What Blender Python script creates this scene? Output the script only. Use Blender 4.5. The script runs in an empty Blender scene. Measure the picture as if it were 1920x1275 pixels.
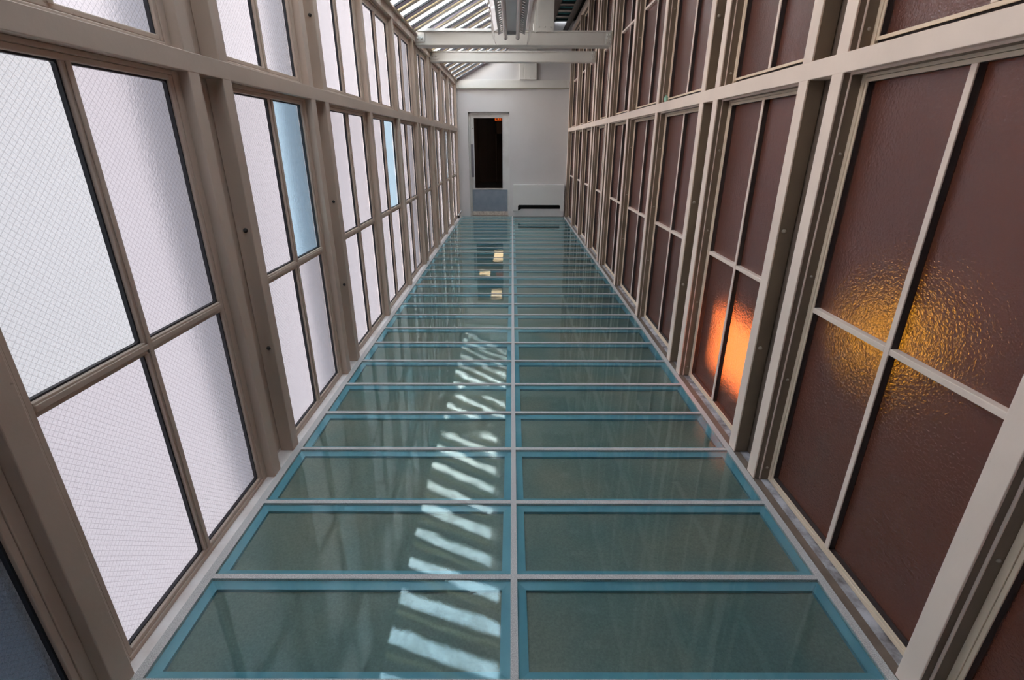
import bpy, bmesh, math, random
from mathutils import Vector, Matrix
random.seed(7)
scene = bpy.context.scene
COL = scene.collection

# ------------------------------------------------------------------ materials
def nmat(name):
    m = bpy.data.materials.new(name); m.use_nodes = True
    nt = m.node_tree; nt.nodes.clear()
    out = nt.nodes.new('ShaderNodeOutputMaterial')
    return m, nt, out

class NT:
    """small node helper"""
    def __init__(s, nt): s.nt = nt
    def n(s, t, **kw):
        x = s.nt.nodes.new(t)
        for k, v in kw.items():
            if k.startswith('i_'):
                x.inputs[k[2:].replace('_', ' ')].default_value = v
            else: setattr(x, k, v)
        return x
    def l(s, a, b): s.nt.links.new(a, b)
    def math(s, op, a, b=None, c=None):
        x = s.nt.nodes.new('ShaderNodeMath'); x.operation = op
        for i, v in enumerate((a, b, c)):
            if v is None: continue
            if hasattr(v, 'is_output'): s.l(v, x.inputs[i])
            else: x.inputs[i].default_value = v
        return x.outputs[0]
    def pos(s):
        return s.nt.nodes.new('ShaderNodeNewGeometry').outputs['Position']
    def noise(s, scale, detail=3, rough=.55, vec=None, dist=0.0):
        x = s.nt.nodes.new('ShaderNodeTexNoise')
        x.inputs['Scale'].default_value = scale; x.inputs['Detail'].default_value = detail
        x.inputs['Roughness'].default_value = rough; x.inputs['Distortion'].default_value = dist
        s.l(vec if vec is not None else s.pos(), x.inputs['Vector'])
        return x.outputs['Fac']
    def ramp(s, fac, stops):
        x = s.nt.nodes.new('ShaderNodeValToRGB')
        e = x.color_ramp.elements
        while len(e) < len(stops): e.new(.5)
        for el, (p, c) in zip(e, stops):
            el.position = p; el.color = (*c, 1) if len(c) == 3 else c
        s.l(fac, x.inputs['Fac']); return x.outputs['Color']
    def mixc(s, fac, a, b):
        x = s.nt.nodes.new('ShaderNodeMix'); x.data_type = 'RGBA'
        for sock, v in ((x.inputs[0], fac), (x.inputs[6], a), (x.inputs[7], b)):
            if hasattr(v, 'is_output'): s.l(v, sock)
            elif isinstance(v, tuple): sock.default_value = (*v, 1)
            else: sock.default_value = v
        return x.outputs[2]
    def bump(s, h, strength, dist):
        x = s.nt.nodes.new('ShaderNodeBump')
        x.inputs['Strength'].default_value = strength; x.inputs['Distance'].default_value = dist
        s.l(h, x.inputs['Height']); return x.outputs['Normal']
    def mix(s, fac, a, b):
        x = s.nt.nodes.new('ShaderNodeMixShader')
        if hasattr(fac, 'is_output'): s.l(fac, x.inputs[0])
        else: x.inputs[0].default_value = fac
        s.l(a, x.inputs[1]); s.l(b, x.inputs[2]); return x.outputs[0]
    def fresnel(s, ior):
        x = s.nt.nodes.new('ShaderNodeFresnel'); x.inputs['IOR'].default_value = ior
        g = s.nt.nodes.new('ShaderNodeNewGeometry')
        return s.math('MULTIPLY', x.outputs[0], s.math('SUBTRACT', 1.0, g.outputs['Backfacing']))
    def sh(s, t, color=None, rough=None, normal=None, ior=None):
        x = s.nt.nodes.new(t)
        if color is not None:
            if hasattr(color, 'is_output'): s.l(color, x.inputs['Color'])
            else: x.inputs['Color'].default_value = (*color, 1)
        if rough is not None: x.inputs['Roughness'].default_value = rough
        if ior is not None: x.inputs['IOR'].default_value = ior
        if normal is not None: s.l(normal, x.inputs['Normal'])
        return x.outputs[0]

def principled(name, color, rough=.5, metal=0.0, vary=None, vscale=3.0, bump=None, spec=.5, coat=0.0):
    m, nt, out = nmat(name); N = NT(nt)
    p = N.n('ShaderNodeBsdfPrincipled')
    p.inputs['Roughness'].default_value = rough; p.inputs['Metallic'].default_value = metal
    p.inputs['Specular IOR Level'].default_value = spec
    p.inputs['Coat Weight'].default_value = coat
    if vary:
        c = N.ramp(N.noise(vscale, 5, .6), [(.3, vary), (.62, color)])
        N.l(c, p.inputs['Base Color'])
    else:
        p.inputs['Base Color'].default_value = (*color, 1)
    if bump:
        N.l(N.bump(N.noise(bump[0], 4), bump[1], bump[2]), p.inputs['Normal'])
    N.l(p.outputs[0], out.inputs[0]); return m

def emission(name, color, strength):
    m, nt, out = nmat(name); N = NT(nt)
    e = N.n('ShaderNodeEmission'); e.inputs[0].default_value = (*color, 1); e.inputs[1].default_value = strength
    N.l(e.outputs[0], out.inputs[0]); return m

def paint(name, base, chip, rough=.45):
    """worn gloss paint: slight tone drift, a few scuffs, soft brush relief"""
    m, nt, out = nmat(name); N = NT(nt)
    p = N.n('ShaderNodeBsdfPrincipled'); p.inputs['Roughness'].default_value = rough
    p.inputs['Specular IOR Level'].default_value = .35
    dim = tuple(x * .88 for x in base)
    c = N.ramp(N.noise(2.2, 4, .6), [(.35, dim), (.65, base)])
    sc = N.ramp(N.noise(38, 6, .7), [(.66, (0, 0, 0)), (.74, (1, 1, 1))])
    s2 = N.math('MULTIPLY', sc, N.ramp(N.noise(3.1, 2), [(.52, (0, 0, 0)), (.68, (1, 1, 1))]))
    N.l(N.mixc(s2, c, chip), p.inputs['Base Color'])
    N.l(N.bump(N.noise(60, 4), .12, .004), p.inputs['Normal'])
    N.l(p.outputs[0], out.inputs[0]); return m

M = {}
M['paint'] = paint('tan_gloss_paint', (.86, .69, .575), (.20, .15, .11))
M['paint_left_shade'] = paint('tan_gloss_paint_shaded', (.55, .43, .345), (.22, .17, .12))  # same tan paint, colour darkened for the backlit left wall
M['paint_warm'] = paint('cream_sash_paint', (.84, .665, .49), (.22, .15, .09))
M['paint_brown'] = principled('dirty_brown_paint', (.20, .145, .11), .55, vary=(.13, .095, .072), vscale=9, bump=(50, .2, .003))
M['bronze'] = principled('bronze_brown_sides', (.20, .145, .10), .5, vary=(.16, .115, .08), vscale=5)  # darker brown on post webs and window angles than on their fronts
M['ledge'] = principled('dusty_white_ledge', (.86, .80, .77), .6, vary=(.66, .57, .52), vscale=7, bump=(80, .2, .002))
M['groove'] = principled('flaking_sill_groove', (.52, .50, .52), .8, vary=(.12, .095, .09), vscale=14, bump=(90, .5, .004))
M['gasket'] = principled('black_gasket', (.012, .013, .018), .5)
M['beam'] = principled('grey_white_beam_paint', (.63, .595, .54), .5, vary=(.57, .54, .49), vscale=3, bump=(30, .1, .003))
M['beam_dark'] = principled('aged_olive_edge_paint', (.36, .34, .25), .5)
M['plaster'] = principled('painted_plaster', (.57, .535, .51), .7, vary=(.535, .50, .475), vscale=1.5, bump=(120, .08, .002))
M['plaster_low'] = principled('painted_plaster_base', (.62, .585, .57), .7, vary=(.58, .55, .53), vscale=3)
M['cover'] = principled('cream_enamel', (.70, .67, .63), .4, vary=(.68, .65, .61), vscale=2)
M['back'] = principled('brown_back_wall', (.10, .08, .065), .7)
M['sash_dark'] = principled('dark_brown_sash_body', (.045, .032, .028), .6, vary=(.03, .02, .018), vscale=30, bump=(150, .5, .002))  # sash and mullion bodies, darker than their cream front slices
M['black'] = principled('black_void', (.006, .005, .005), .8)
M['bolt'] = principled('painted_bolt', (.34, .28, .22), .4, spec=.6)
M['bolt_dark'] = principled('dark_bolt', (.02, .018, .016), .4)
M['steel'] = principled('brushed_kick_plate', (.22, .25, .29), .45, .1, vary=(.17, .20, .24), vscale=6, bump=(200, .1, .001))
M['push'] = principled('perforated_push_plate', (.26, .25, .27), .45, .5, vary=(.12, .11, .12), vscale=140)
M['door'] = principled('door_paint', (.60, .575, .54), .45, vary=(.52, .49, .45), vscale=4)
M['door_wear'] = principled('scuffed_door_foot', (.62, .54, .46), .6, vary=(.34, .27, .22), vscale=18)
M['rafter'] = principled('plum_grey_rafter_paint', (.62, .55, .68), .5, vary=(.52, .46, .58), vscale=4)
M['rafter_taupe'] = principled('taupe_rafter_paint', (.70, .62, .55), .5)
M['rafter_edge'] = principled('black_rafter_edge', (.012, .014, .016), .6)
M['board'] = principled('taupe_roof_board', (.20, .17, .15), .7, vary=(.16, .135, .115), vscale=3)
M['dark_wood'] = principled('dark_brown_beam', (.045, .032, .022), .6, vary=(.03, .02, .014), vscale=6)
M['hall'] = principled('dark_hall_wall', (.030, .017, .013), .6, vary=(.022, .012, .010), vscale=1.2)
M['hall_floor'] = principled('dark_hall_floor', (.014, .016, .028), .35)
M['room'] = principled('dim_room_wall', (.40, .26, .18), .8)
M['pier'] = principled('blue_slate_pier', (.115, .18, .26), .7)
M['outside'] = principled('blue_grey_render', (.50, .58, .68), .8)
M['tube'] = principled('unlit_fluorescent_tube', (.56, .50, .48), .25, spec=.6)
M['housing'] = principled('fixture_enamel', (.62, .63, .63), .35)
M['housing_grey'] = principled('fixture_grey', (.36, .36, .35), .4)
M['wad'] = principled('mint_paper', (.42, .74, .58), .8, bump=(300, .5, .004))
M['silver'] = principled('pale_metal', (.75, .75, .73), .25, .6)

def grid_mat():
    m, nt, out = nmat('gritty_grey_floor_bar'); N = NT(nt)
    p = N.n('ShaderNodeBsdfPrincipled'); p.inputs['Roughness'].default_value = .7
    c = N.ramp(N.noise(420, 2, .8), [(.30, (.24, .23, .22)), (.52, (.54, .505, .48)), (.72, (.80, .77, .74))])
    N.l(c, p.inputs['Base Color']); N.l(N.bump(N.noise(420, 2), .5, .002), p.inputs['Normal'])
    N.l(p.outputs[0], out.inputs[0]); return m
M['grid'] = grid_mat()

def glass_top():
    """clear floor sheet: mirrors by Fresnel, otherwise lets the tray below show"""
    m, nt, out = nmat('walk_on_clear_glass'); N = NT(nt)
    h = N.math('ADD', N.noise(6, 1, .5), N.math('MULTIPLY', N.noise(85, 3, .65), .08))
    nrm = N.bump(h, .10, .005)
    fr = N.n('ShaderNodeFresnel'); fr.inputs['IOR'].default_value = 1.5
    N.l(nrm, fr.inputs['Normal'])
    g = N.sh('ShaderNodeBsdfGlossy', (.80, 1.0, .98), .02, nrm)
    t = N.sh('ShaderNodeBsdfTransparent', (.86, .95, .94))
    fac = N.math('MINIMUM', N.math('MULTIPLY', fr.outputs[0], .97), 1.0)
    N.l(N.mix(fac, t, g), out.inputs[0]); return m
M['glass_top'] = glass_top()

def tray_mat():
    m, nt, out = nmat('obscured_grey_green_underside'); N = NT(nt)
    p = N.n('ShaderNodeBsdfPrincipled'); p.inputs['Roughness'].default_value = .6
    c = N.ramp(N.noise(1.6, 3, .55), [(.36, (.155, .200, .180)), (.64, (.285, .24, .185))])
    sp = N.ramp(N.noise(210, 2, .6), [(.69, (0, 0, 0)), (.77, (1, 1, 1))])
    grain = N.ramp(N.noise(130, 3, .7), [(.3, (.8, .8, .8)), (.7, (1.15, 1.15, 1.15))])
    mx = N.n('ShaderNodeMix', data_type='RGBA', blend_type='MULTIPLY'); mx.inputs[0].default_value = 1
    N.l(c, mx.inputs[6]); N.l(grain, mx.inputs[7])
    N.l(N.mixc(N.math('MULTIPLY', sp, .6), mx.outputs[2], (.42, .45, .42)), p.inputs['Base Color'])
    N.l(p.outputs[0], out.inputs[0]); return m
M['tray'] = tray_mat()
M['rim'] = principled('teal_glass_edge', (.21, .40, .46), .35, vary=(.16, .34, .42), vscale=5)
M['clear_edge'] = None
def clear_edge():
    m, nt, out = nmat('clear_glass_back'); N = NT(nt)
    N.l(N.sh('ShaderNodeBsdfTransparent', (1, 1, 1)), out.inputs[0]); return m
M['clear_edge'] = clear_edge()

def wire_glass(name, tint, see, wire=True, ripple=1.0, see_rough=.48, see_fac=.45):
    """frosted wired glass in the x = const plane"""
    m, nt, out = nmat(name); N = NT(nt)
    sep = N.n('ShaderNodeSeparateXYZ'); N.l(N.pos(), sep.inputs[0])
    y, z = sep.outputs[1], sep.outputs[2]
    S = .0185
    a = N.math('FRACT', N.math('DIVIDE', N.math('ADD', y, z), S))
    b = N.math('FRACT', N.math('DIVIDE', N.math('SUBTRACT', y, z), S))
    w = N.math('MAXIMUM', N.math('LESS_THAN', a, .085), N.math('LESS_THAN', b, .085))
    soft = N.ramp(N.noise(.9, 2, .5), [(.3, tuple(t * .93 for t in tint)), (.7, tint)])
    grain = N.ramp(N.noise(330, 2, .6), [(.3, (.90, .90, .90)), (.7, (1.06, 1.06, 1.06))])
    mx = N.n('ShaderNodeMix', data_type='RGBA', blend_type='MULTIPLY'); mx.inputs[0].default_value = 1
    N.l(soft, mx.inputs[6]); N.l(grain, mx.inputs[7])
    col = mx.outputs[2]
    if wire:
        col = N.mixc(N.math('MULTIPLY', w, .5), col, tuple(t * .3 for t in tint))
    nrm = N.bump(N.noise(170, 2, .5), .5 * ripple, .004)
    nrm2 = N.bump(N.noise(120, 2, .5), .8 * ripple, .004)
    tr = N.sh('ShaderNodeBsdfTranslucent', col, None, nrm)
    seec = N.n('ShaderNodeMix', data_type='RGBA', blend_type='MULTIPLY'); seec.inputs[0].default_value = 1
    N.l(col, seec.inputs[6]); seec.inputs[7].default_value = (*see, 1)
    rf = N.sh('ShaderNodeBsdfRefraction', seec.outputs[2], see_rough, nrm2, 1.3)
    body = N.mix(see_fac, tr, rf)
    gl = N.sh('ShaderNodeBsdfGlossy', (.9, .9, .9), .25, nrm)
    N.l(N.mix(N.fresnel(1.45), body, gl), out.inputs[0]); return m
M['wire'] = wire_glass('wired_frosted_glass', (.0415, .0395, .0416), (1.0, 1.0, 1.02))
M['wire_high_lit'] = wire_glass('wired_frosted_glass_high_lit', (.054, .052, .0543), (1.0, 1.0, 1.02))  # paler tint puts the stronger daylight of the upper panes into the glass
M['wire_pebble'] = wire_glass('pebbled_wired_glass', (.0415, .0424, .0437), (1, 1, 1), ripple=2.2, see_rough=.2, see_fac=.6)
M['wire_blue'] = wire_glass('blue_tinted_obscured_glass', (.0315, .0445, .053), (1, 1, 1), wire=False, see_fac=.6)

def amber_glass():
    m, nt, out = nmat('dark_amber_hammered_glass'); N = NT(nt)
    h = N.math('ADD', N.noise(105, 2, .55, dist=.8), N.math('MULTIPLY', N.noise(22, 2), .9))
    nrm = N.bump(h, .42, .0042)
    nrm2 = N.bump(h, .9, .009)
    dirt = N.ramp(N.noise(2.0, 4, .6), [(.3, (.145, .068, .054)), (.7, (.225, .095, .070))])
    df = N.sh('ShaderNodeBsdfDiffuse', dirt, None, nrm)
    rf = N.sh('ShaderNodeBsdfRefraction', (.95, .36, .13), .26, nrm2, 1.3)
    body = N.mix(.52, df, rf)
    gl = N.sh('ShaderNodeBsdfGlossy', (.84, .78, .80), .25, nrm)
    fr = N.n('ShaderNodeFresnel'); fr.inputs['IOR'].default_value = 1.7
    N.l(nrm, fr.inputs['Normal'])
    N.l(N.mix(fr.outputs[0], body, gl), out.inputs[0]); return m
M['amber'] = amber_glass()

def roof_glass(name, tint):
    m, nt, out = nmat(name); N = NT(nt)
    c = N.ramp(N.noise(5, 4, .6), [(.30, tuple(t * .72 for t in tint)), (.55, tint)])
    t = N.sh('ShaderNodeBsdfTransparent', c)
    g = N.sh('ShaderNodeBsdfGlossy', (.9, .9, .9), .1)
    N.l(N.mix(N.math('MINIMUM', N.math('MULTIPLY', N.fresnel(1.45), 1.7), 1.0), t, g), out.inputs[0]); return m
M['roof_white'] = roof_glass('roof_glass_white', (.68, .71, .72))
M['roof_cream'] = roof_glass('roof_glass_cream', (.26, .245, .19))
M['roof_teal'] = roof_glass('roof_glass_teal', (.030, .060, .060))

def door_glass():
    m, nt, out = nmat('door_glass'); N = NT(nt)
    t = N.sh('ShaderNodeBsdfTransparent', (.80, .78, .78))
    g = N.sh('ShaderNodeBsdfGlossy', (.9, .9, .9), .01)
    N.l(N.mix(N.fresnel(1.3), t, g), out.inputs[0]); return m
M['door_glass'] = door_glass()
def acrylic():
    m, nt, out = nmat('clear_ribbed_acrylic'); N = NT(nt)
    t = N.sh('ShaderNodeBsdfTransparent', (.86, .83, .82))
    g = N.sh('ShaderNodeBsdfGlossy', (.95, .95, .95), .08)
    d = N.sh('ShaderNodeBsdfTranslucent', (.75, .68, .66))
    N.l(N.mix(N.fresnel(1.5), N.mix(.5, t, d), g), out.inputs[0]); return m
M['acrylic'] = acrylic()
M['lamp_orange'] = emission('orange_lamp_face', (1.0, .52, .32), 3.0)
M['lamp_yellow'] = emission('yellow_lamp_face', (.9, .95, .1), 1.05)
M['ceiling_lamp'] = emission('warm_ceiling_panel', (1.0, .62, .36), 3.6)
M['exit_red'] = emission('exit_letters_red', (1.0, .16, .02), .9)
M['exit_face'] = emission('exit_face_glow', (.45, .06, .01), .35)

# ------------------------------------------------------------------ geometry
def box(bm, x0, x1, y0, y1, z0, z1, mi=0):
    vs = [bm.verts.new(p) for p in ((x0,y0,z0),(x1,y0,z0),(x1,y1,z0),(x0,y1,z0),(x0,y0,z1),(x1,y0,z1),(x1,y1,z1),(x0,y1,z1))]
    fs = []
    for f in ((3,2,1,0),(4,5,6,7),(0,1,5,4),(1,2,6,5),(2,3,7,6),(3,0,4,7)):
        fc = bm.faces.new([vs[i] for i in f]); fc.material_index = mi; fs.append(fc)
    return fs     # bottom, top, -y, +x, +y, -x

def prism(bm, prof, axis, a, b):
    """extrude closed 2-D profile along axis ('x','y','z') from a to b"""
    def P(u, v, t):
        return {'x': (t, u, v), 'y': (u, t, v), 'z': (u, v, t)}[axis]
    A = [bm.verts.new(P(u, v, a)) for u, v in prof]; B = [bm.verts.new(P(u, v, b)) for u, v in prof]
    n = len(prof)
    for i in range(n):
        bm.faces.new((A[i], A[(i+1) % n], B[(i+1) % n], B[i]))
    bm.faces.new(A[::-1]); bm.faces.new(B)

def cyl(bm, p0, p1, r, seg=12, r1=None):
    p0, p1 = Vector(p0), Vector(p1); d = (p1 - p0).normalized()
    u = d.orthogonal().normalized(); v = d.cross(u); r1 = r if r1 is None else r1
    A = []; B = []
    for i in range(seg):
        t = 2 * math.pi * i / seg; o = u * math.cos(t) + v * math.sin(t)
        A.append(bm.verts.new(p0 + o * r)); B.append(bm.verts.new(p1 + o * r1))
    for i in range(seg):
        bm.faces.new((A[i], A[(i+1) % seg], B[(i+1) % seg], B[i]))
    bm.faces.new(A[::-1]); bm.faces.new(B)

def dome(bm, c, nrm, r, h=None):
    """rivet head"""
    c, nrm = Vector(c), Vector(nrm).normalized(); h = h or r * .7
    u = nrm.orthogonal().normalized(); v = nrm.cross(u); rings = []
    for k in range(4):
        a = k / 4 * math.pi / 2
        rings.append([bm.verts.new(c + nrm * (h * math.sin(a)) + (u * math.cos(t) + v * math.sin(t)) * r * math.cos(a))
                      for t in [2 * math.pi * i / 10 for i in range(10)]])
    for A, B in zip(rings, rings[1:]):
        for i in range(10): bm.faces.new((A[i], A[(i+1) % 10], B[(i+1) % 10], B[i]))
    top = bm.verts.new(c + nrm * h)
    for i in range(10): bm.faces.new((rings[-1][i], rings[-1][(i+1) % 10], top))
    bm.faces.new(rings[0][::-1])

def emit(name, bm, mats, parent=None, base=(0, 0, 0), bevel=0, smooth=False, recalc=True):
    """link the bmesh (built in world space) as ONE object whose origin is base or the parent's origin"""
    if recalc: bmesh.ops.recalc_face_normals(bm, faces=bm.faces)
    org = Vector(parent['_o']) if parent is not None else Vector(base)
    bmesh.ops.translate(bm, verts=bm.verts, vec=-org)
    me = bpy.data.meshes.new(name); bm.to_mesh(me); bm.free()
    for mt in (mats if isinstance(mats, (list, tuple)) else [mats]): me.materials.append(mt)
    if smooth:
        for p in me.polygons: p.use_smooth = True
    o = bpy.data.objects.new(name, me); COL.objects.link(o)
    o['_o'] = tuple(org)
    if parent is not None: o.parent = parent
    else: o.location = org
    if bevel:
        b = o.modifiers.new('bevel', 'BEVEL'); b.width = bevel; b.segments = 2; b.limit_method = 'ANGLE'
    return o

def thing(name, label=None, cat=None, base=(0, 0, 0), group=None, kind=None):
    o = bpy.data.objects.new(name, None); COL.objects.link(o); o.location = base
    o.empty_display_size = .1
    o['_o'] = tuple(base); tag(o, label, cat, group, kind); return o

def tag(o, label=None, cat=None, group=None, kind=None):
    if label: o['label'] = label
    if cat: o['category'] = cat
    if group: o['group'] = group
    if kind: o['kind'] = kind
    return o

def B(*boxes):
    bm = bmesh.new()
    for b in boxes: box(bm, *b)
    return bm

# ------------------------------------------------------------------ layout
XL, XR = -1.03, 1.052          # front planes of the posts
YBACK, YEND = -1.30, 10.10
# far edge of every post; the pairs leave a slim recess between them
POSTS = [-.90, .915, 1.83, 2.03, 2.862, 3.065, 3.99, 4.96, 5.90, 6.07, 6.925, 7.125, 8.04, 8.93, 10.095]
POSTS.insert(1, -.05)
PW = .06
BAYS = [(-.90, -.11), (-.05, .855), (.915, 1.77), (2.03, 2.802), (3.065, 3.93), (3.99, 4.90), (4.96, 5.84), (6.07, 6.865), (7.125, 7.98), (8.04, 8.87), (8.93, 10.03)]
PAIRS = [(1.83, 1.97), (2.862, 3.005), (5.90, 6.01), (6.925, 7.065)]
PAIR_FAR = {2.03: 'first', 3.065: 'second', 6.07: 'third', 7.125: 'fourth'}
PAIR_NEAR = {1.83: 'first', 2.862: 'second', 5.90: 'third', 6.925: 'fourth'}
SINGLE = {-.90: 'behind the camera', -.05: 'beside the camera', .915: 'nearest', 3.99: 'second visible', 4.96: 'third visible', 8.04: 'fourth visible', 8.93: 'last before the end wall', 10.095: 'in the corner of the end wall'}
LT, RT = 2.41, 3.25            # tops of the two walls
R0, R1 = 1.562, 1.621          # horizontal rail

def post_label(y, side):
    if y in PAIR_NEAR: return f'tan painted steel post, nearer one of the {PAIR_NEAR[y]} close pair along the {side} wall'
    if y in PAIR_FAR: return f'tan painted steel post, farther one of the {PAIR_FAR[y]} close pair along the {side} wall'
    return f'tan painted single steel post on the {side} wall, {SINGLE[y]}'

for side, X, D, TOP, mt in (('left', XL, -1, LT, M['paint_left_shade']), ('right', XR, 1, RT, M['paint'])):
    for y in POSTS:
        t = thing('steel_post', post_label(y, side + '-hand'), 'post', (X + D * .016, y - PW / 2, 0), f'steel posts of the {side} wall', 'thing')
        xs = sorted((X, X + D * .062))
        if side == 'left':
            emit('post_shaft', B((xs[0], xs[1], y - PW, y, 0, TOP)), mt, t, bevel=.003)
        else:
            emit('post_flange', B((X, X + .007, y - PW, y, 0, TOP)), mt, t, bevel=.002)
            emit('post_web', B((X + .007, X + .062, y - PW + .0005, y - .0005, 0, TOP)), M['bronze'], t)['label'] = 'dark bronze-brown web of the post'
        # round-headed bolts on the side of the post that looks back to the camera, inside a pair
        if y in PAIR_FAR and y < 4:
            for z in ((.525, 1.03, 1.97) if side == 'left' else (.53, 1.03, 1.97, 2.48)):
                bm = bmesh.new(); dome(bm, (X + D * .024, y - PW, z), (0, -1, 0), .009, .010)
                emit('bolt', bm, M['bolt_dark'] if side == 'left' else M['bolt'], t, smooth=True)

# rails, head plates
tag(emit('trim_1', B((XL - .064, XL + .0008, YBACK, YEND, R0, R1)), M['paint_left_shade'], base=(XL, YBACK, R0), bevel=.002),
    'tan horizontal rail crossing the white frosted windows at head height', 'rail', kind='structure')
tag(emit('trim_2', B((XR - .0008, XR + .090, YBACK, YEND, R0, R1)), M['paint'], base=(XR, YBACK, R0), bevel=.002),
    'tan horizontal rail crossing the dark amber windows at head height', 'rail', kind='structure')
tag(emit('trim_3', B((XL - .06, XL + .004, YBACK, YEND, 2.345, 2.412), (XL - .10, XL + .03, YBACK, YEND, 2.412, 2.432)), M['paint_left_shade'], base=(XL, YBACK, 2.345), bevel=.002),
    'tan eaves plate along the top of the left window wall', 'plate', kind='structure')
tag(emit('trim_4', B((XR - .004, XR + .08, YBACK, YEND, 3.19, 3.255)), M['paint'], base=(XR, YBACK, 3.19), bevel=.002),
    'tan head plate along the top of the right window wall', 'plate', kind='structure')

# the walls themselves: sill ledges and the infill between paired posts
bm = B((XL - .09, XL - .0005, YBACK, YEND, -.06, -.002))
for a, b in PAIRS:
    box(bm, XL - .080, XL - .066, a - .03, b + .03, -.05, LT)
wl = emit('wall_left', bm, M['ledge'], base=(XL, YBACK, 0))
tag(wl, 'left window wall with dusty pale sill ledge', 'wall', kind='structure')
for a, b in PAIRS:
    emit('infill_strip', B((XL - .066, XL - .0635, a + .030, b + .03, .012, LT)), M['paint_left_shade'], wl)
    emit('infill_daylight', B((XL - .066, XL - .063, a + .016, a + .026, .03, LT)), M['silver'], wl)  # pale strip stands in for a slit of daylight in the infill
bm = B((XR + .0005, XR + .03, YBACK, YEND, -.06, -.002))
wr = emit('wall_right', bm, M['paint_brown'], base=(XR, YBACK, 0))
tag(wr, 'right window wall with dirty brown sill ledge', 'wall', kind='structure')
emit('sill_groove', B((XR + .03, XR + .09, YBACK, YEND, -.06, -.003)), M['groove'], wr)
for a, b in PAIRS:
    emit('infill_strip', B((XR + .0635, XR + .066, a - .03, b - .045, .03, RT)), M['paint_warm'], wr)
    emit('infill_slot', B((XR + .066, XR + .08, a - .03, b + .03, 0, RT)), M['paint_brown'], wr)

# ------------------------------------------------------------------ windows
WN = [0]
def pane(parent, X, D, y0, y1, z0, z1, mt, label=None):
    bm = bmesh.new()
    xs = sorted((X, X + D * .004))
    fs = box(bm, xs[0], xs[1], y0, y1, z0, z1, 1)
    (fs[5] if D > 0 else fs[3]).material_index = 0
    o = emit('pane', bm, [mt, M['clear_edge']], parent)
    if label: o['label'] = label
    return o

def ring(bm, x0, x1, ya, yb, za, zb, w, wb=None, wt=None):
    wb = w if wb is None else wb; wt = w if wt is None else wt
    box(bm, x0, x1, ya, ya + w, za, zb); box(bm, x0, x1, yb - w, yb, za, zb)
    box(bm, x0, x1, ya + w, yb - w, za, za + wb); box(bm, x0, x1, ya + w, yb - w, zb - wt, zb)

ORD = ['behind the camera', 'beside the camera', 'nearest', 'second', 'third', 'fourth', 'fifth', 'sixth', 'seventh', 'eighth', 'ninth']
def where(i, total=11):
    if i < 2: return ORD[i]
    if i == 10: return 'next to the end wall'
    return f'{ORD[i]} full bay from the camera' if i > 2 else 'nearest full bay'

def left_window(i, ya, yb, za, zb, upper):
    WN[0] += 1
    pos = 'above' if upper else 'below'
    w = thing(f'window_{WN[0]}', f'white frosted window {pos} the left rail, {where(i)}', 'window', (XL - .06, (ya + yb) / 2, za), kind='structure')
    x1, x0 = XL - .033, XL - .058
    bm = bmesh.new(); ring(bm, x0, x1, ya, yb, za, zb, .032, .016, .014); emit('window_frame', bm, M['paint_left_shade'], w, bevel=.0025)
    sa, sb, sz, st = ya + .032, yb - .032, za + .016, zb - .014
    bm = bmesh.new(); ring(bm, x0, x1 - .003, sa, sb, sz, st, .017, .016, .016); emit('sash', bm, M['paint_left_shade'], w, bevel=.003)
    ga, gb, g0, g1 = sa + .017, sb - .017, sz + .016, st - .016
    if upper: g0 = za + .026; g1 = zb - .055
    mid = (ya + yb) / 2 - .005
    emit('mullion', B((x0, x1 - .002, mid - .015, mid + .015, g0, g1), (x1 - .002, x1 + .003, mid - .007, mid + .007, g0, g1)), M['paint_left_shade'], w, bevel=.002)
    tz = (.776, .811)
    rows = [(g0, tz[0]), (tz[1], g1)] if not upper else [(g0, g1)]
    if not upper:
        emit('transom', B((x0, x1 - .002, ga, gb, *tz), (x1 - .002, x1 + .002, ga, gb, tz[0] + .012, tz[1] - .006)), M['paint_left_shade'], w, bevel=.002)
    else:
        emit('head_board', B((x0, x1 - .001, ga - .001, gb + .001, g1, zb - .03)), M['paint_left_shade'], w)
    for r, (p, q) in enumerate(rows):
        for c, (u, v) in enumerate(((ga, mid - .015), (mid + .015, gb))):
            mt, lb = M['wire_high_lit' if upper else 'wire'], None
            if i == 2 and not upper and r == 1 and c == 0: mt, lb = M['wire_pebble'], 'pebbled wired pane'
            if i == 1 and not upper: mt = M['wire_pebble']
            if i in (3, 5, 9) and not upper and r == 1 and c == 1: mt, lb = M['wire_blue'], 'blue-tinted obscured pane'
            bm = bmesh.new(); gk = .005
            ring(bm, x0, x0 + .012, u, v, p, q, gk)
            # clipped corners of the gasket
            for yy, sy in ((u, 1), (v, -1)):
                for zz, szn in ((p, 1), (q, -1)):
                    k = .014
                    prism(bm, [(yy, zz), (yy + sy * k, zz), (yy, zz + szn * k)], 'x', x0, x0 + .011)
            emit('gasket', bm, M['gasket'], w)
            pane(w, x0 - .001, -1, u - .001, v + .001, p - .001, q + .001, mt, lb)

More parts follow.
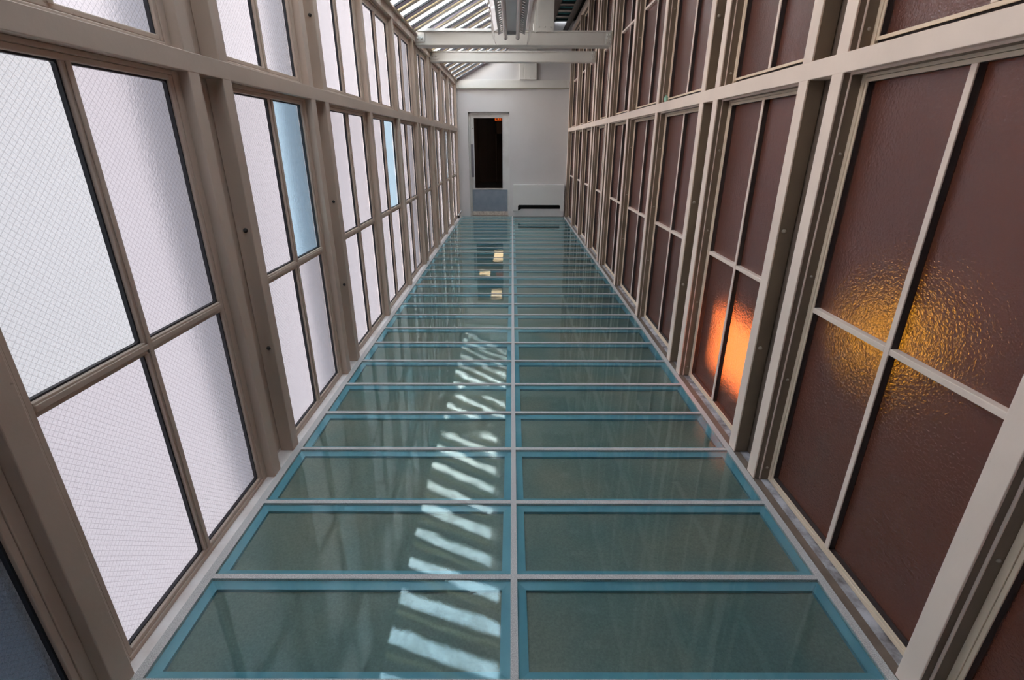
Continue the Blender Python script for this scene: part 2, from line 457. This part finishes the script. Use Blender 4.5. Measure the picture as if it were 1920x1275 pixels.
def right_window(i, ya, yb, za, zb, upper):
    WN[0] += 1
    pos = 'above' if upper else 'below'
    w = thing(f'window_{WN[0]}', f'dark amber window {pos} the right rail, {where(i)}', 'window', (XR + .07, (ya + yb) / 2, za), kind='structure')
    a0, a1 = XR + .028, XR + .061
    bm = B((a0, a1, ya, ya + .007, za, zb), (a0, a1, yb - .007, yb, za, zb), (a0, a1, ya + .007, yb - .007, zb - .007, zb))
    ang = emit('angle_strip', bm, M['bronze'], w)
    emit('angle_lip', B((a0 - .003, a0, ya, ya + .007, za, zb), (a0 - .003, a0, yb - .007, yb, za, zb), (a0 - .003, a0, ya + .007, yb - .007, zb - .007, zb)), M['paint'], w)
    if i < 6 and i >= 1:
        step = .42 if not upper else .52
        n = int((zb - za - .1) / step) + 1
        for k in range(n):
            bm = bmesh.new(); dome(bm, (XR + .046, yb - .007, za + .06 + k * step), (0, -1, 0), .0055, .006)
            emit('rivet', bm, M['bolt'], ang, smooth=True)
    ya, yb = ya + .007, yb - .007
    f0, f1 = XR + .060, XR + .088
    bm = bmesh.new(); ring(bm, f0, f1, ya, yb, za, zb, .018, .016, .016); emit('window_frame', bm, M['paint_warm'], w, bevel=.0015)
    sa, sb, sz, st = ya + .0195, yb - .0195, za + .0172, zb - .0172
    if upper: sz = za + .024
    bm = bmesh.new(); ring(bm, f0 + .0015, f0 + .006, sa, sb, sz, st, .011, .011, .012)
    emit('sash_lip', bm, M['paint_warm'], w, bevel=.0012)
    bm = bmesh.new(); ring(bm, f0 + .006, f1 + .004, sa, sb, sz, st, .0105, .0105, .0115)
    box(bm, f0 + .012, f1, ya + .016, yb - .016, za + .014, sz); box(bm, f0 + .012, f1, ya + .016, yb - .016, st, zb - .014)
    box(bm, f0 + .012, f1, ya + .016, sa, sz, st); box(bm, f0 + .012, f1, sb, yb - .016, sz, st)
    emit('sash', bm, M['sash_dark'], w)
    ga, gb, g0, g1 = sa + .011, sb - .011, sz + .011, st - .012
    mid = (ya + yb) / 2 + .004
    emit('mullion', B((f0, f0 + .005, mid - .010, mid + .010, g0, g1)), M['paint'], w, bevel=.0015)
    emit('mullion_web', B((f0 + .005, f1, mid - .009, mid + .009, g0, g1)), M['sash_dark'], w)
    tz = (2.392, 2.410) if upper else (.772, .791)
    emit('transom', B((f0 + .001, f1, ga, mid - .010, *tz), (f0 + .001, f1, mid + .010, gb, *tz)), M['paint'], w, bevel=.002)
    for p, q in ((g0, tz[0]), (tz[1], g1)):
        for u, v in ((ga, mid - .010), (mid + .010, gb)):
            pane(w, f1 - .004, 1, u - .001, v + .001, p - .001, q + .001, M['amber'])
    if i == 5 and not upper:      # casement stay beside the fourth bay
        emit('window_handle', B((f0 - .012, f0 - .002, ya + .045, ya + .060, .60, .775), (f0 - .002, f0 + .001, ya + .045, ya + .060, .745, .775)), M['paint'], w, bevel=.003)
    if i == 4 and not upper:
        pass

for i, (a, b) in enumerate(BAYS):
    left_window(i, a, b, 0, R0, False); left_window(i, a, b, R1, 2.345, True)
for i, (a, b) in enumerate(BAYS):
    right_window(i, a, b, 0, R0, False); right_window(i, a, b, R1, 3.19, True)

# ------------------------------------------------------------------ floor
GX0, GX1 = -1.03, 1.05
C0, C1 = -.002, .020
bars = [1.242, 1.614, 1.989, 2.331, 2.673, 3.017, 3.340, 3.649, 3.976, 4.285, 4.612, 4.945, 5.252, 5.578, 5.906, 6.240]
while bars[-1] < 9.6: bars.append(bars[-1] + .333)
near = [.892]
while near[-1] > -1.1: near.append(near[-1] - .345)
bars = near[::-1] + bars
bm = B((GX0, -1.0, YBACK, YEND, -.035, 0), (1.024, GX1, YBACK, YEND, -.035, 0), (C0, C1, YBACK, YEND, -.035, 0))
box(bm, -1.0, 1.024, YBACK, near[1], -.034, -.010)
for y in bars:
    box(bm, -1.0, C0, y - .0095, y + .0095, -.035, -.0004); box(bm, C1, 1.024, y - .0095, y + .0095, -.035, -.0004)
tag(emit('floor', bm, M['grid'], base=(0, 0, 0)), 'gritty grey bar grid that carries the glass floor panels', 'floor', kind='structure')

edges = [YBACK] + bars + [YEND]
first_vis = next(k for k, y in enumerate(edges) if y > .8)
def nth(n):
    names = ['first', 'second', 'third', 'fourth', 'fifth', 'sixth', 'seventh', 'eighth', 'ninth', 'tenth', 'eleventh', 'twelfth',
             'thirteenth', 'fourteenth', 'fifteenth', 'sixteenth', 'seventeenth', 'eighteenth', 'nineteenth', 'twentieth']
    if n <= 20: return names[n - 1]
    tens = {2: 'twenty', 3: 'thirty'}[n // 10]
    return tens + '-' + names[n % 10 - 1] if n % 10 else {2: 'twentieth', 3: 'thirtieth'}[n // 10]
rows = list(zip(edges, edges[1:]))
nvis = len(rows) - first_vis
for k, (a, b) in enumerate(rows):
    a2, b2 = a + (.0095 if k else 0), b - (.0095 if k < len(rows) - 1 else 0)
    for colname, x0, x1 in (('left', -1.0, C0), ('right', C1, 1.024)):
        n = k - first_vis + 1
        if n < 0: continue
        if n >= 1: lab = f'teal-edged glass floor panel {colname} of centre bar, {nth(n)} row from the camera'
        else: lab = f'teal-edged glass floor panel {colname} of centre bar, row nearest the bottom picture edge'
        t = thing('glass_panel', lab, 'glass panel', ((x0 + x1) / 2, (a + b) / 2, -.03), 'glass floor panels', 'thing')
        R = .030
        bm = bmesh.new(); box(bm, x0 + R, x1 - R, a2 + R, b2 - R, -.034, -.028); emit('obscured_pane', bm, M['tray'], t)
        bm = bmesh.new()
        # bevelled teal rim running down from the bars to the obscured sheet
        def q(*pts): bm.faces.new([bm.verts.new(p) for p in pts])
        o = [(x0, a2), (x1, a2), (x1, b2), (x0, b2)]; s = [(x0 + R, a2 + R), (x1 - R, a2 + R), (x1 - R, b2 - R), (x0 + R, b2 - R)]
        for j in range(4):
            o0, o1, s0, s1 = o[j], o[(j + 1) % 4], s[j], s[(j + 1) % 4]
            q((*o0, -.012), (*o1, -.012), (*s1, -.017), (*s0, -.017))
            q((*s0, -.017), (*s1, -.017), (*s1, -.036), (*s0, -.036))
            q((*o0, -.036), (*s0, -.036), (*s1, -.036), (*o1, -.036))
            q((*o0, -.012), (*o0, -.036), (*o1, -.036), (*o1, -.012))
        bmesh.ops.remove_doubles(bm, verts=bm.verts, dist=1e-5)
        emit('glass_edge', bm, M['rim'], t)
        bm = bmesh.new(); f = [bm.verts.new(p) for p in ((x0, a2, -.004), (x1, a2, -.004), (x1, b2, -.004), (x0, b2, -.004))]; bm.faces.new(f)
        emit('clear_sheet', bm, M['glass_top'], t, recalc=False)

# ------------------------------------------------------------------ end wall, door, radiator cover
D0, D1, DT = -.83, -.054, 1.90      # door recess
bm = B((-1.25, D0, YEND, YEND + .14, -.05, 3.45), (D1, 1.25, YEND, YEND + .14, -.05, 3.45), (D0, D1, YEND, YEND + .14, DT, 3.45))
tag(emit('wall_end', bm, M['plaster'], base=(0, YEND, 0)), 'pale grey end wall around the glazed door', 'wall', kind='structure')
d = thing('door_1', 'narrow glazed door with grey-blue kick plate in the end wall', 'door', ((D0 + D1) / 2, YEND + .1, 0), kind='structure')
Y0, Y1 = YEND + .075, YEND + .115
bm = B((D0, D0 + .035, Y0 - .02, Y1 + .02, 0, DT), (D1 - .03, D1, Y0 - .02, Y1 + .02, 0, DT), (D0, D1, Y0 - .02, Y1 + .02, DT - .035, DT))
emit('door_frame', bm, M['door'], d, bevel=.003)
GX = (-.742, -.172, .530, 1.800)
a, b = D0 + .036, D1 - .031
emit('door_leaf', B((a, GX[0], Y0, Y1, .012, DT - .036), (GX[1], b, Y0, Y1, .012, DT - .036), (GX[0], GX[1], Y0, Y1, GX[3], DT - .036), (GX[0], GX[1], Y0, Y1, .012, GX[2])), M['door'], d, bevel=.002)
bm = B((GX[0], GX[0] + .014, Y0 - .008, Y0, GX[2], GX[3]), (GX[1] - .014, GX[1], Y0 - .008, Y0, GX[2], GX[3]),
       (GX[0], GX[1], Y0 - .008, Y0, GX[2] - .014, GX[2]), (GX[0], GX[1], Y0 - .008, Y0, GX[3], GX[3] + .012))
emit('glazing_bead', bm, M['door'], d)
emit('door_glass', B((GX[0], GX[1], Y0 + .012, Y0 + .018, GX[2], GX[3])), M['door_glass'], d)
emit('kick_plate', B((a + .012, b - .006, Y0 - .003, Y0, .088, .505)), M['steel'], d)['label'] = 'grey-blue metal kick plate'
emit('push_plate', B((a + .002, a + .050, Y0 - .004, Y0, .74, 1.34)), M['push'], d)['label'] = 'grey perforated push plate'
emit('bottom_rail', B((a, b, Y0 - .002, Y0 + .001, .014, .088)), M['door_wear'], d)['label'] = 'scuffed beige foot of the door'
bm = bmesh.new(); dome(bm, (a + .040, Y0, 1.62), (0, -1, 0), .010, .012); emit('lock_cylinder', bm, M['bolt'], d, smooth=True)

emit('threshold', B((D0 + .001, D1 - .001, YEND + .001, YEND + .16, -.10, -.002)), M['door_wear'], d)
rc = thing('radiator_cover', 'cream enamel heater cover with low dark slot at the end wall', 'heater', (.525, YEND - .06, 0))
yf = YEND - .13
X0, X1, Z0, Z1 = .022, 1.020, .118, .603
nx0, nx1, nz = .118, .945, .232
def notch():
    p = [(X0, Z0), (nx0, Z0)]
    r = .026
    p += [(nx0, nz - r)] + [(nx0 + r - r * math.cos(t), nz - r + r * math.sin(t)) for t in [math.pi / 2 * k / 5 for k in range(1, 6)]]
    p += [(nx1 - r + r * math.sin(t), nz - r + r * math.cos(t)) for t in [math.pi / 2 * k / 5 for k in range(0, 6)]]
    p += [(nx1, Z0), (X1, Z0), (X1, Z1), (X0, Z1)]
    return p
bm = bmesh.new(); prism(bm, notch(), 'y', yf, yf + .014); emit('front_panel', bm, M['cover'], rc, bevel=.004)
emit('side_panel', B((X0, X0 + .014, yf + .014, YEND - .001, Z0, Z1)), M['cover'], rc)
emit('side_panel', B((X1 - .014, X1, yf + .014, YEND - .001, Z0, Z1)), M['cover'], rc)
emit('top_panel', B((X0, X1, yf + .002, YEND - .001, Z1 + .001, Z1 + .014)), M['cover'], rc, bevel=.004)
emit('dark_inside', B((X0 + .02, X1 - .02, YEND - .03, YEND - .002, Z0, Z1 - .02)), M['black'], rc)
bm = bmesh.new(); prism(bm, [(.02, 0), (1.024, 0), (1.024, .118), (.955, .150), (.185, .150), (.10, .105), (.02, .105)], 'y', YEND - .075, YEND - .001)
emit('plinth', bm, M['plaster_low'], rc)

# hall behind the door
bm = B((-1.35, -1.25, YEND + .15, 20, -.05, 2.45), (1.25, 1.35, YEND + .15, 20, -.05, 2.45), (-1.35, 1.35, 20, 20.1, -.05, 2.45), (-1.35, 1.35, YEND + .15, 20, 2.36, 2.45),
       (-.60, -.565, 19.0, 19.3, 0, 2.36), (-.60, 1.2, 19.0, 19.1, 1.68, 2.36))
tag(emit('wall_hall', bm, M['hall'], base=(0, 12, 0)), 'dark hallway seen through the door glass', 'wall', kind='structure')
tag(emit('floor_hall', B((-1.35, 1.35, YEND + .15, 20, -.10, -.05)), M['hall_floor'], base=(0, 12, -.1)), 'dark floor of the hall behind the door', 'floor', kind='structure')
for lx, ly, wd, dp, w_ in ((-.405, 12.55, .27, .62, 'nearest the door'), (-.83, 14.8, .33, .5, 'farther left'), (-.465, 17.3, .34, 1.5, 'farthest down the hall')):
    o = thing('hall_ceiling_lamp', f'warm ceiling light panel in the dark hall, {w_}, mirrored in the floor', 'lamp', (lx, ly, 2.33), 'hall ceiling lights')
    emit('lamp_frame', B((lx - wd / 2 - .02, lx + wd / 2 + .02, ly - dp / 2 - .02, ly + dp / 2 + .02, 2.335, 2.36)), M['housing_grey'], o)
    emit('lamp_diffuser', B((lx - wd / 2, lx + wd / 2, ly - dp / 2, ly + dp / 2, 2.325, 2.335)), M['ceiling_lamp'], o)
ex = thing('exit_sign', 'small orange lit exit sign hanging in the dark hall behind the door glass', 'sign', (-.31, 13.2, 1.9))
emit('sign_case', B((-.44, -.18, 13.2, 13.24, 1.86, 2.04)), M['black'], ex)
emit('sign_face', B((-.43, -.19, 13.196, 13.2, 1.87, 2.03)), M['exit_face'], ex)
bm = bmesh.new()
lx, lz, lh, lw, st = -.418, 1.878, .13, .042, .011
def stroke(x0, x1, z0, z1): box(bm, x0, x1, 13.192, 13.196, z0, z1)
stroke(lx, lx + st, lz, lz + lh)
for zz in (lz, lz + lh / 2 - st / 2, lz + lh - st): stroke(lx + st, lx + lw, zz, zz + st)
x = lx + .058
for sgn in (1, -1):
    p = [(x, lz), (x + st, lz), (x + lw, lz + lh), (x + lw - st, lz + lh)]
    if sgn < 0: p = [(2 * x + lw - u, v) for u, v in p][::-1]
    prism(bm, p, 'y', 13.192, 13.196)
x = lx + .122; stroke(x, x + st, lz, lz + lh)
x = lx + .152; stroke(x, x + lw + .01, lz + lh - st, lz + lh); stroke(x + .02, x + .02 + st, lz, lz + lh - st)
emit('sign_letters', bm, M['exit_red'], ex)

# ------------------------------------------------------------------ beams and columns over the corridor
def beam(y, z0, z1, depth, label, front_bolts=True):
    t = thing('steel_beam', label, 'beam', (0, y, z0), 'steel tie beams')
    xa, xb = XL + .0, XR - .0
    fl = .012
    emit('web', B((xa + .002, xb - .002, y + .012, y + .030, z0 + fl, z1 - fl)), M['beam'], t)
    emit('bottom_flange', B((xa + .002, xb - .002, y, y + depth, z0, z0 + fl)), M['beam'], t, bevel=.002)
    emit('top_flange', B((xa + .002, xb - .002, y, y + depth, z1 - fl, z1)), M['beam'], t, bevel=.002)
    emit('end_plate', B((xa + .002, xa + .105, y + .004, y + .012, z0 + .03, z1 - .018)), M['beam'], t, bevel=.002)
    emit('end_plate', B((xb - .065, xb - .002, y + .002, y + .012, z0 + .012, z1 - .014)), M['beam'], t, bevel=.002)
    for dx in (.030, .072):
        bm = bmesh.new(); dome(bm, (xa + dx, y + .004, z0 + .062), (0, -1, 0), .012, .010); emit('bolt', bm, M['beam'], t, smooth=True)
    for k in range(3):
        for dx in (.048, .022):
            bm = bmesh.new(); dome(bm, (xb - dx, y + .002, z0 + .028 + k * .036), (0, -1, 0), .010, .010); emit('bolt', bm, M['beam'], t, smooth=True)
    for dx in (.25, .36):
        bm = bmesh.new(); dome(bm, (dx, y + .006, z1 - fl), (0, 0, -1), .010, .010); emit('bolt', bm, M['beam'], t, smooth=True)
    return t
b1 = beam(6.0, 2.320, 2.455, .20, 'grey-white steel beam nearest the camera, below the post and light fixture')
emit('flashing', B((XL + .01, -.18, 5.985, 5.999, 2.446, 2.470)), M['silver'], b1)
beam(7.03, 2.305, 2.425, .12, 'grey-white steel beam just behind and below the nearest beam')
b3 = thing('steel_beam', 'grey-white steel beam fixed flat across the end wall above the door', 'beam', (0, YEND - .03, 2.3), 'steel tie beams')
emit('web', B((XL + .01, XR - .01, YEND - .03, YEND - .001, 2.30, 2.43)), M['beam'], b3, bevel=.003)
emit('bottom_flange', B((XL + .01, XR - .01, YEND - .045, YEND - .001, 2.288, 2.30)), M['beam_dark'], b3)
for k in range(4):
    for sx in (-1, 1):
        bm = bmesh.new(); dome(bm, ((XL + .05) if sx < 0 else (XR - .06), YEND - .03, 2.32 + k * .03), (0, -1, 0), .009, .008); emit('bolt', bm, M['beam'], b3, smooth=True)

def column(y, z0, z1, xs, label):
    t = thing('roof_column', label, 'column', (.33, y, z0), 'short roof columns')
    a, b, c = xs
    emit('side_flange', B((a, b, y + .004, y + .13, z0, z1)), M['beam'], t, bevel=.003)
    emit('front_plate', B((b + .002, c, y - .004, y + .010, z0, z1)), M['beam'], t, bevel=.003)
    emit('rear_web', B((b + .002, c - .02, y + .010, y + .13, z0, z1)), M['beam'], t)
    for k in range(3):
        bm = bmesh.new(); dome(bm, (b + .03 + k * (c - b - .06) / 2, y - .004, z0 + .035), (0, -1, 0), .008, .007); emit('bolt', bm, M['beam'], t, smooth=True)
column(6.02, 2.4555, 3.08, (.220, .252, .434), 'pale short steel column standing on the nearest beam beside the light fixture')
column(YEND - .075, 2.4305, 3.10, (.135, .215, .440), 'pale short steel column standing on the end wall beam')

# ------------------------------------------------------------------ roof
SL = .515
EX, EZ = -1.0, 2.432
RX = .74
RZ = EZ + SL * (RX - EX)
L = math.hypot(RX - EX, RZ - EZ)
ux, uz = (RX - EX) / L, (RZ - EZ) / L         # up the slope
nx_, nz_ = -uz, ux
def slope_box(bm, y0, y1, n0, n1, s0=-.06, s1=None):
    s1 = L if s1 is None else s1
    vs = []
    for n in (n0, n1):
        for s, y in ((s0, y0), (s1, y0), (s1, y1), (s0, y1)):
            vs.append(bm.verts.new((EX + ux * s + nx_ * n, y, EZ + uz * s + nz_ * n)))
    for f in ((3,2,1,0),(4,5,6,7),(0,1,5,4),(1,2,6,5),(2,3,7,6),(3,0,4,7)): bm.faces.new([vs[i] for i in f])
PER = .390
SB = (-.10 - EX) / (RX - EX) * L
y0 = 4.770 - PER * 15
cei = thing('ceiling', 'sloping glazed roof over the corridor', 'roof', (0, y0, 2.4), kind='structure')
k = 0
while y0 < YEND + .05:
    y1 = min(y0 + PER, YEND + .10)
    glazed = y0 > .4
    if glazed: bm = bmesh.new(); slope_box(bm, y0 - .01, min(y0 + .175, y1), .007, .011, -.06, SB); emit('glass_strip', bm, M['roof_white'], cei)
    if glazed and y0 + .3 < YEND:
        bm = bmesh.new(); slope_box(bm, y0 + .255, min(y0 + .335, y1), .007, .011, -.06, SB); emit('glass_strip', bm, M['roof_cream'], cei)
    if glazed and y0 + .27 < YEND + .05:
        bm = bmesh.new(); slope_box(bm, y0 + .168, y0 + .268, .000, .007, -.06, SB); emit('rafter', bm, M['rafter'], cei)
        bm = bmesh.new(); slope_box(bm, y0 + .146, y0 + .168, -.004, .0115, -.06, SB); emit('rafter_edge', bm, M['rafter_edge'], cei)
    if glazed and y0 + .39 < YEND + .05:
        bm = bmesh.new(); slope_box(bm, y0 + .322, y0 + .390, .000, .007, -.06, SB); emit('glazing_bar', bm, M['rafter_taupe'], cei)
    # level strip beside the ridge
    bm = B((RX - .01, .97, y0, min(y0 + .16, y1), RZ + .032, RZ + .036)); emit('level_glass', bm, M['roof_teal'], cei)
    if y0 + .2 < YEND: emit('level_bar', B((RX - .01, .97, y0 + .16, min(y0 + .24, YEND + .05), RZ + .01, RZ + .034)), M['rafter_edge'], cei)
    if y0 + .3 < YEND: emit('level_bar', B((RX - .01, .97, y0 + .24, min(y0 + .31, y1), RZ + .012, RZ + .036)), M['rafter_taupe'], cei)
    if y0 + .31 < YEND: emit('level_bar', B((RX - .01, .97, y0 + .31, y1, RZ + .01, RZ + .034)), M['rafter_edge'], cei)
    y0 += PER; k += 1
bm = bmesh.new(); slope_box(bm, YBACK - .2, YEND + .05, .012, .030, SB, L); emit('roof_board', bm, M['board'], cei)
YG = next(4.770 - PER * 15 + PER * j for j in range(40) if 4.770 - PER * 15 + PER * j > .4) - .012
bm = bmesh.new(); slope_box(bm, YBACK - .2, YG, .012, .030, -.08, SB); emit('roof_board', bm, M['board'], cei)  # out-of-view roof end boarded over to dim the near posts
emit('soffit_board', B((.97, 1.25, YBACK - .2, YEND + .05, RZ + .03, RZ + .06)), M['black'], cei)
emit('ridge_beam', B((RX - .05, RX + .01, YBACK - .2, YEND + .05, RZ + .012, RZ + .10)), M['dark_wood'], cei)
bm = bmesh.new(); cyl(bm, (.925, YBACK, 3.19), (.925, YEND - .001, 3.19), .040, 14)
tag(emit('roof_pipe', bm, M['dark_wood'], base=(.925, YEND, 3.15), smooth=True), 'dark brown round pipe running along the top of the right wall', 'pipe')

# back wall behind the camera
tag(emit('wall_back', B((-1.25, 1.25, YBACK - .1, YBACK, -.05, 3.5)), M['back'], base=(0, YBACK - .1, 0)), 'brown wall behind the camera', 'wall', kind='structure')

# ------------------------------------------------------------------ light fixture
FX, FY0, FY1 = -.008, 3.35, 5.78
t = thing('fluorescent_fixture', 'long unlit twin-tube fluorescent fixture with clear side wings hanging before the beam', 'lamp', (FX, FY1, 2.3))
emit('fixture_body', B((FX - .045, FX + .045, FY0, FY1 - .02, 2.395, 2.48)), M['housing'], t, bevel=.004)
emit('end_cap', B((FX - .05, FX + .05, FY1 - .05, FY1, 2.372, 2.485)), M['housing_grey'], t, bevel=.004)
for s in (-1, 1):
    bm = bmesh.new(); cyl(bm, (FX + s * .062, FY0, 2.352), (FX + s * .062, FY1, 2.352), .019, 16)
    tb = emit('tube', bm, M['tube'], t, smooth=True)
    bm = bmesh.new(); cyl(bm, (FX + s * .062, FY1 - .002, 2.352), (FX + s * .062, FY1 + .012, 2.352), .0205, 16); emit('tube_cap', bm, M['gasket'], tb)
    # slotted reflector
    bm = bmesh.new()
    xa, xb = FX + s * .046, FX + s * .135
    za, zb = 2.412, 2.375
    def at(u): return (xa + (xb - xa) * u, za + (zb - za) * u)
    def quad(u0, u1, ya, yb):
        p0, p1 = at(u0), at(u1)
        lo = [bm.verts.new(p) for p in ((p0[0], ya, p0[1]), (p1[0], ya, p1[1]), (p1[0], yb, p1[1]), (p0[0], yb, p0[1]))]
        hi = [bm.verts.new((v.co.x, v.co.y, v.co.z + .003)) for v in lo]
        bm.faces.new(lo); bm.faces.new(hi[::-1])
        for j in range(4): bm.faces.new((lo[j], hi[j], hi[(j + 1) % 4], lo[(j + 1) % 4]))
    quad(0, .42, FY0, FY1); quad(.72, 1, FY0, FY1)
    y = FY0
    while y < FY1:
        quad(.42, .72, y, min(y + .045, FY1)); y += .085
    emit('slotted_reflector', bm, M['housing_grey'], t)
    # clear acrylic wing, a curved skin
    prof = [(.095, 2.420), (.150, 2.424), (.190, 2.410), (.200, 2.385), (.190, 2.345), (.170, 2.305), (.157, 2.284)]
    bm = bmesh.new()
    ring_ = [(FX + s * u, v) for u, v in prof] + [(FX + s * (u - .0035), v - .002) for u, v in prof[::-1]]
    prism(bm, ring_, 'y', FY0, FY1 + .004)
    wg = emit('clear_wing', bm, M['acrylic'], t)
    for yy in (5.2, 4.0):
        bm = bmesh.new()
        out = [(FX + s * u, v) for u, v in prof]; inn = [(FX + s * (u + .002), v + .003) for u, v in prof[::-1]]
        prism(bm, out + inn, 'y', yy - .002, yy + .002)
        emit('wing_seam', bm, M['gasket'], wg)
for yy in (3.8, 5.3):
    bm = bmesh.new(); cyl(bm, (FX, yy, 2.48), (FX, yy, EZ + SL * (FX - EX)), .006, 8); emit('hanger_rod', bm, M['housing_grey'], t)

# ------------------------------------------------------------------ small stray things
bm = bmesh.new(); bmesh.ops.create_icosphere(bm, subdivisions=3, radius=.016)
for v in bm.verts:
    v.co = Vector((v.co.x * .8, v.co.y * .9, v.co.z * 1.35)) * (1 + .22 * math.sin(v.co.x * 310 + v.co.z * 170) * math.cos(v.co.y * 260))
bmesh.ops.translate(bm, verts=bm.verts, vec=(XR + .017, 3.80, R1 + .021))
tag(emit('paper_wad', bm, M['wad'], base=(XR + .017, 3.80, R1), smooth=True), 'tiny mint-green paper wad stuck on the right rail', 'paper')
sp = thing('pipe_stub', 'small pale metal pipe stub at the far end of the left sill', 'pipe', (-1.0, 9.95, 0))
bm = bmesh.new(); cyl(bm, (-1.045, 9.80, .055), (-1.01, 9.86, .09), .012, 10); cyl(bm, (-1.01, 9.86, .09), (-.995, 9.90, .125), .012, 10); cyl(bm, (-.995, 9.90, .125), (-.985, 9.90, .135), .018, 10)
emit('pipe_elbow', bm, M['silver'], sp, smooth=True)
emit('pipe_foot', B((-1.058, -1.02, 9.78, 9.83, -.002, .05)), M['gasket'], sp)

# ------------------------------------------------------------------ beyond the right wall: a dim room with two lamps
for nm, bx in (('wall_neighbour', (3.2, 3.3, YBACK - .2, YEND + .2, -.8, 3.6)), ('wall_neighbour_near', (1.25, 3.3, YBACK - .3, YBACK - .2, -.8, 3.6)),
               ('wall_neighbour_far', (1.25, 3.3, YEND + .14, YEND + .24, -.8, 3.6)), ('ceiling_neighbour', (1.15, 3.3, YBACK - .2, YEND + .2, 3.5, 3.6)),
               ('floor_neighbour', (1.15, 3.3, YBACK - .2, YEND + .2, -.9, -.8)), ('wall_plinth', (1.15, 1.25, YBACK - .2, YEND + .2, -.8, -.06)),
               ('wall_upstand', (1.15, 1.25, YBACK - .2, YEND + .2, 3.25, 3.5))):
    tag(emit(nm, B(bx), M['room'], base=(bx[0], bx[2], bx[4])), 'dim room behind the amber windows, ' + nm.replace('_', ' '), 'wall', kind='structure')
l1 = thing('wall_lamp', 'bright orange lamp glowing behind the lower panes of the second amber window', 'lamp', (1.40, 2.6, .04))
emit('lamp_back', B((1.412, 1.44, 2.32, 2.88, .04, .48)), M['housing_grey'], l1)
emit('lamp_face', B((1.400, 1.412, 2.36, 2.84, .08, .44)), M['lamp_orange'], l1)
l2 = thing('globe_lamp', 'yellow lamp glowing behind the middle of the nearest amber window', 'lamp', (1.9, 1.95, -.8))
bm = bmesh.new(); bmesh.ops.create_uvsphere(bm, u_segments=24, v_segments=14, radius=.15); bmesh.ops.translate(bm, verts=bm.verts, vec=(1.9, 1.95, .60))
emit('globe', bm, M['lamp_yellow'], l2, smooth=True)
bm = bmesh.new(); cyl(bm, (1.9, 1.95, -.8), (1.9, 1.95, .48), .02, 10); emit('lamp_stem', bm, M['housing_grey'], l2)

# outside the left wall: slate piers behind each pair of posts
for a, b in PAIRS + [(8.90, 9.0)]:
    nm = {1.83: 'nearest pair of posts', 2.862: 'second pair of posts', 5.9: 'third pair of posts', 6.925: 'fourth pair of posts', 8.90: 'last single post'}.get(a, 'post behind the camera')
    tag(emit('outside_pier', B((-1.42, -1.24, a + .02, b + .06, -.3, 2.6)), M['pier'], base=(-1.33, a, -.3)), f'blue-grey pier blurred outside the frosted glass by the {nm}', 'pier', 'outside piers')

tag(emit('wall_outside_shade', B((-1.95, -1.85, -4.0, .88, -.3, 3.4), (-1.85, -1.12, .80, .88, -.3, 3.3), (-1.24, -1.12, -4.0, .80, 3.2, 3.3), (-1.85, -1.12, -4.0, -3.9, -.3, 3.2), (-1.85, -1.12, -3.9, .80, -.3, -.2)), M['outside'], base=(-1.7, -1, -.5)), 'unseen blue-grey enclosure added to shade the nearest frosted windows', 'wall', kind='structure')  # unseen walls and slabs added to dim the windows nearest the camera
# ------------------------------------------------------------------ world, camera, settings
w = bpy.data.worlds.new('sky'); scene.world = w; w.use_nodes = True
nt = w.node_tree; nt.nodes.clear(); N = NT(nt)
tc = N.n('ShaderNodeTexCoord'); sep = N.n('ShaderNodeSeparateXYZ'); N.l(tc.outputs['Generated'], sep.inputs[0])
f = N.math('MULTIPLY_ADD', sep.outputs[2], .5, .5)
c = N.ramp(f, [(.0, (.80, .78, .80)), (.48, (.92, .90, .93)), (.79, (1.08, .95, .89)), (.89, (.84, .95, 1.10)), (1.0, (.86, .96, 1.08))])
bg = N.n('ShaderNodeBackground'); N.l(c, bg.inputs[0]); bg.inputs[1].default_value = 15.5
wo = N.n('ShaderNodeOutputWorld'); N.l(bg.outputs[0], wo.inputs[0])

cd = bpy.data.cameras.new('camera'); cam = bpy.data.objects.new('camera', cd); COL.objects.link(cam); scene.camera = cam
cd.sensor_fit = 'HORIZONTAL'; cd.sensor_width = 36; cd.lens = 923.1 / 1920 * 36; cd.clip_start = .02
pitch, yaw, roll = math.radians(21.73), math.radians(.031), math.radians(.132)
fw = Vector((math.sin(yaw) * math.cos(pitch), math.cos(yaw) * math.cos(pitch), -math.sin(pitch)))
r = Vector((math.cos(yaw), -math.sin(yaw), 0)); u = r.cross(fw)
r2 = math.cos(roll) * r + math.sin(roll) * u; u2 = -math.sin(roll) * r + math.cos(roll) * u
mw = Matrix((r2, u2, -fw)).transposed().to_4x4(); mw.translation = (0, 0, 1.35); cam.matrix_world = mw

for o in bpy.data.objects:
    if '_o' in o: del o['_o']
vs = scene.view_settings
scene.display_settings.display_device = 'sRGB'
vs.view_transform = 'Standard'; vs.look = 'None'; vs.exposure = .62; vs.gamma = 1; vs.use_curve_mapping = False
cy = scene.cycles
cy.max_bounces = 10; cy.diffuse_bounces = 4; cy.glossy_bounces = 4; cy.transmission_bounces = 6; cy.transparent_max_bounces = 16
cy.sample_clamp_indirect = 6; cy.use_denoising = True
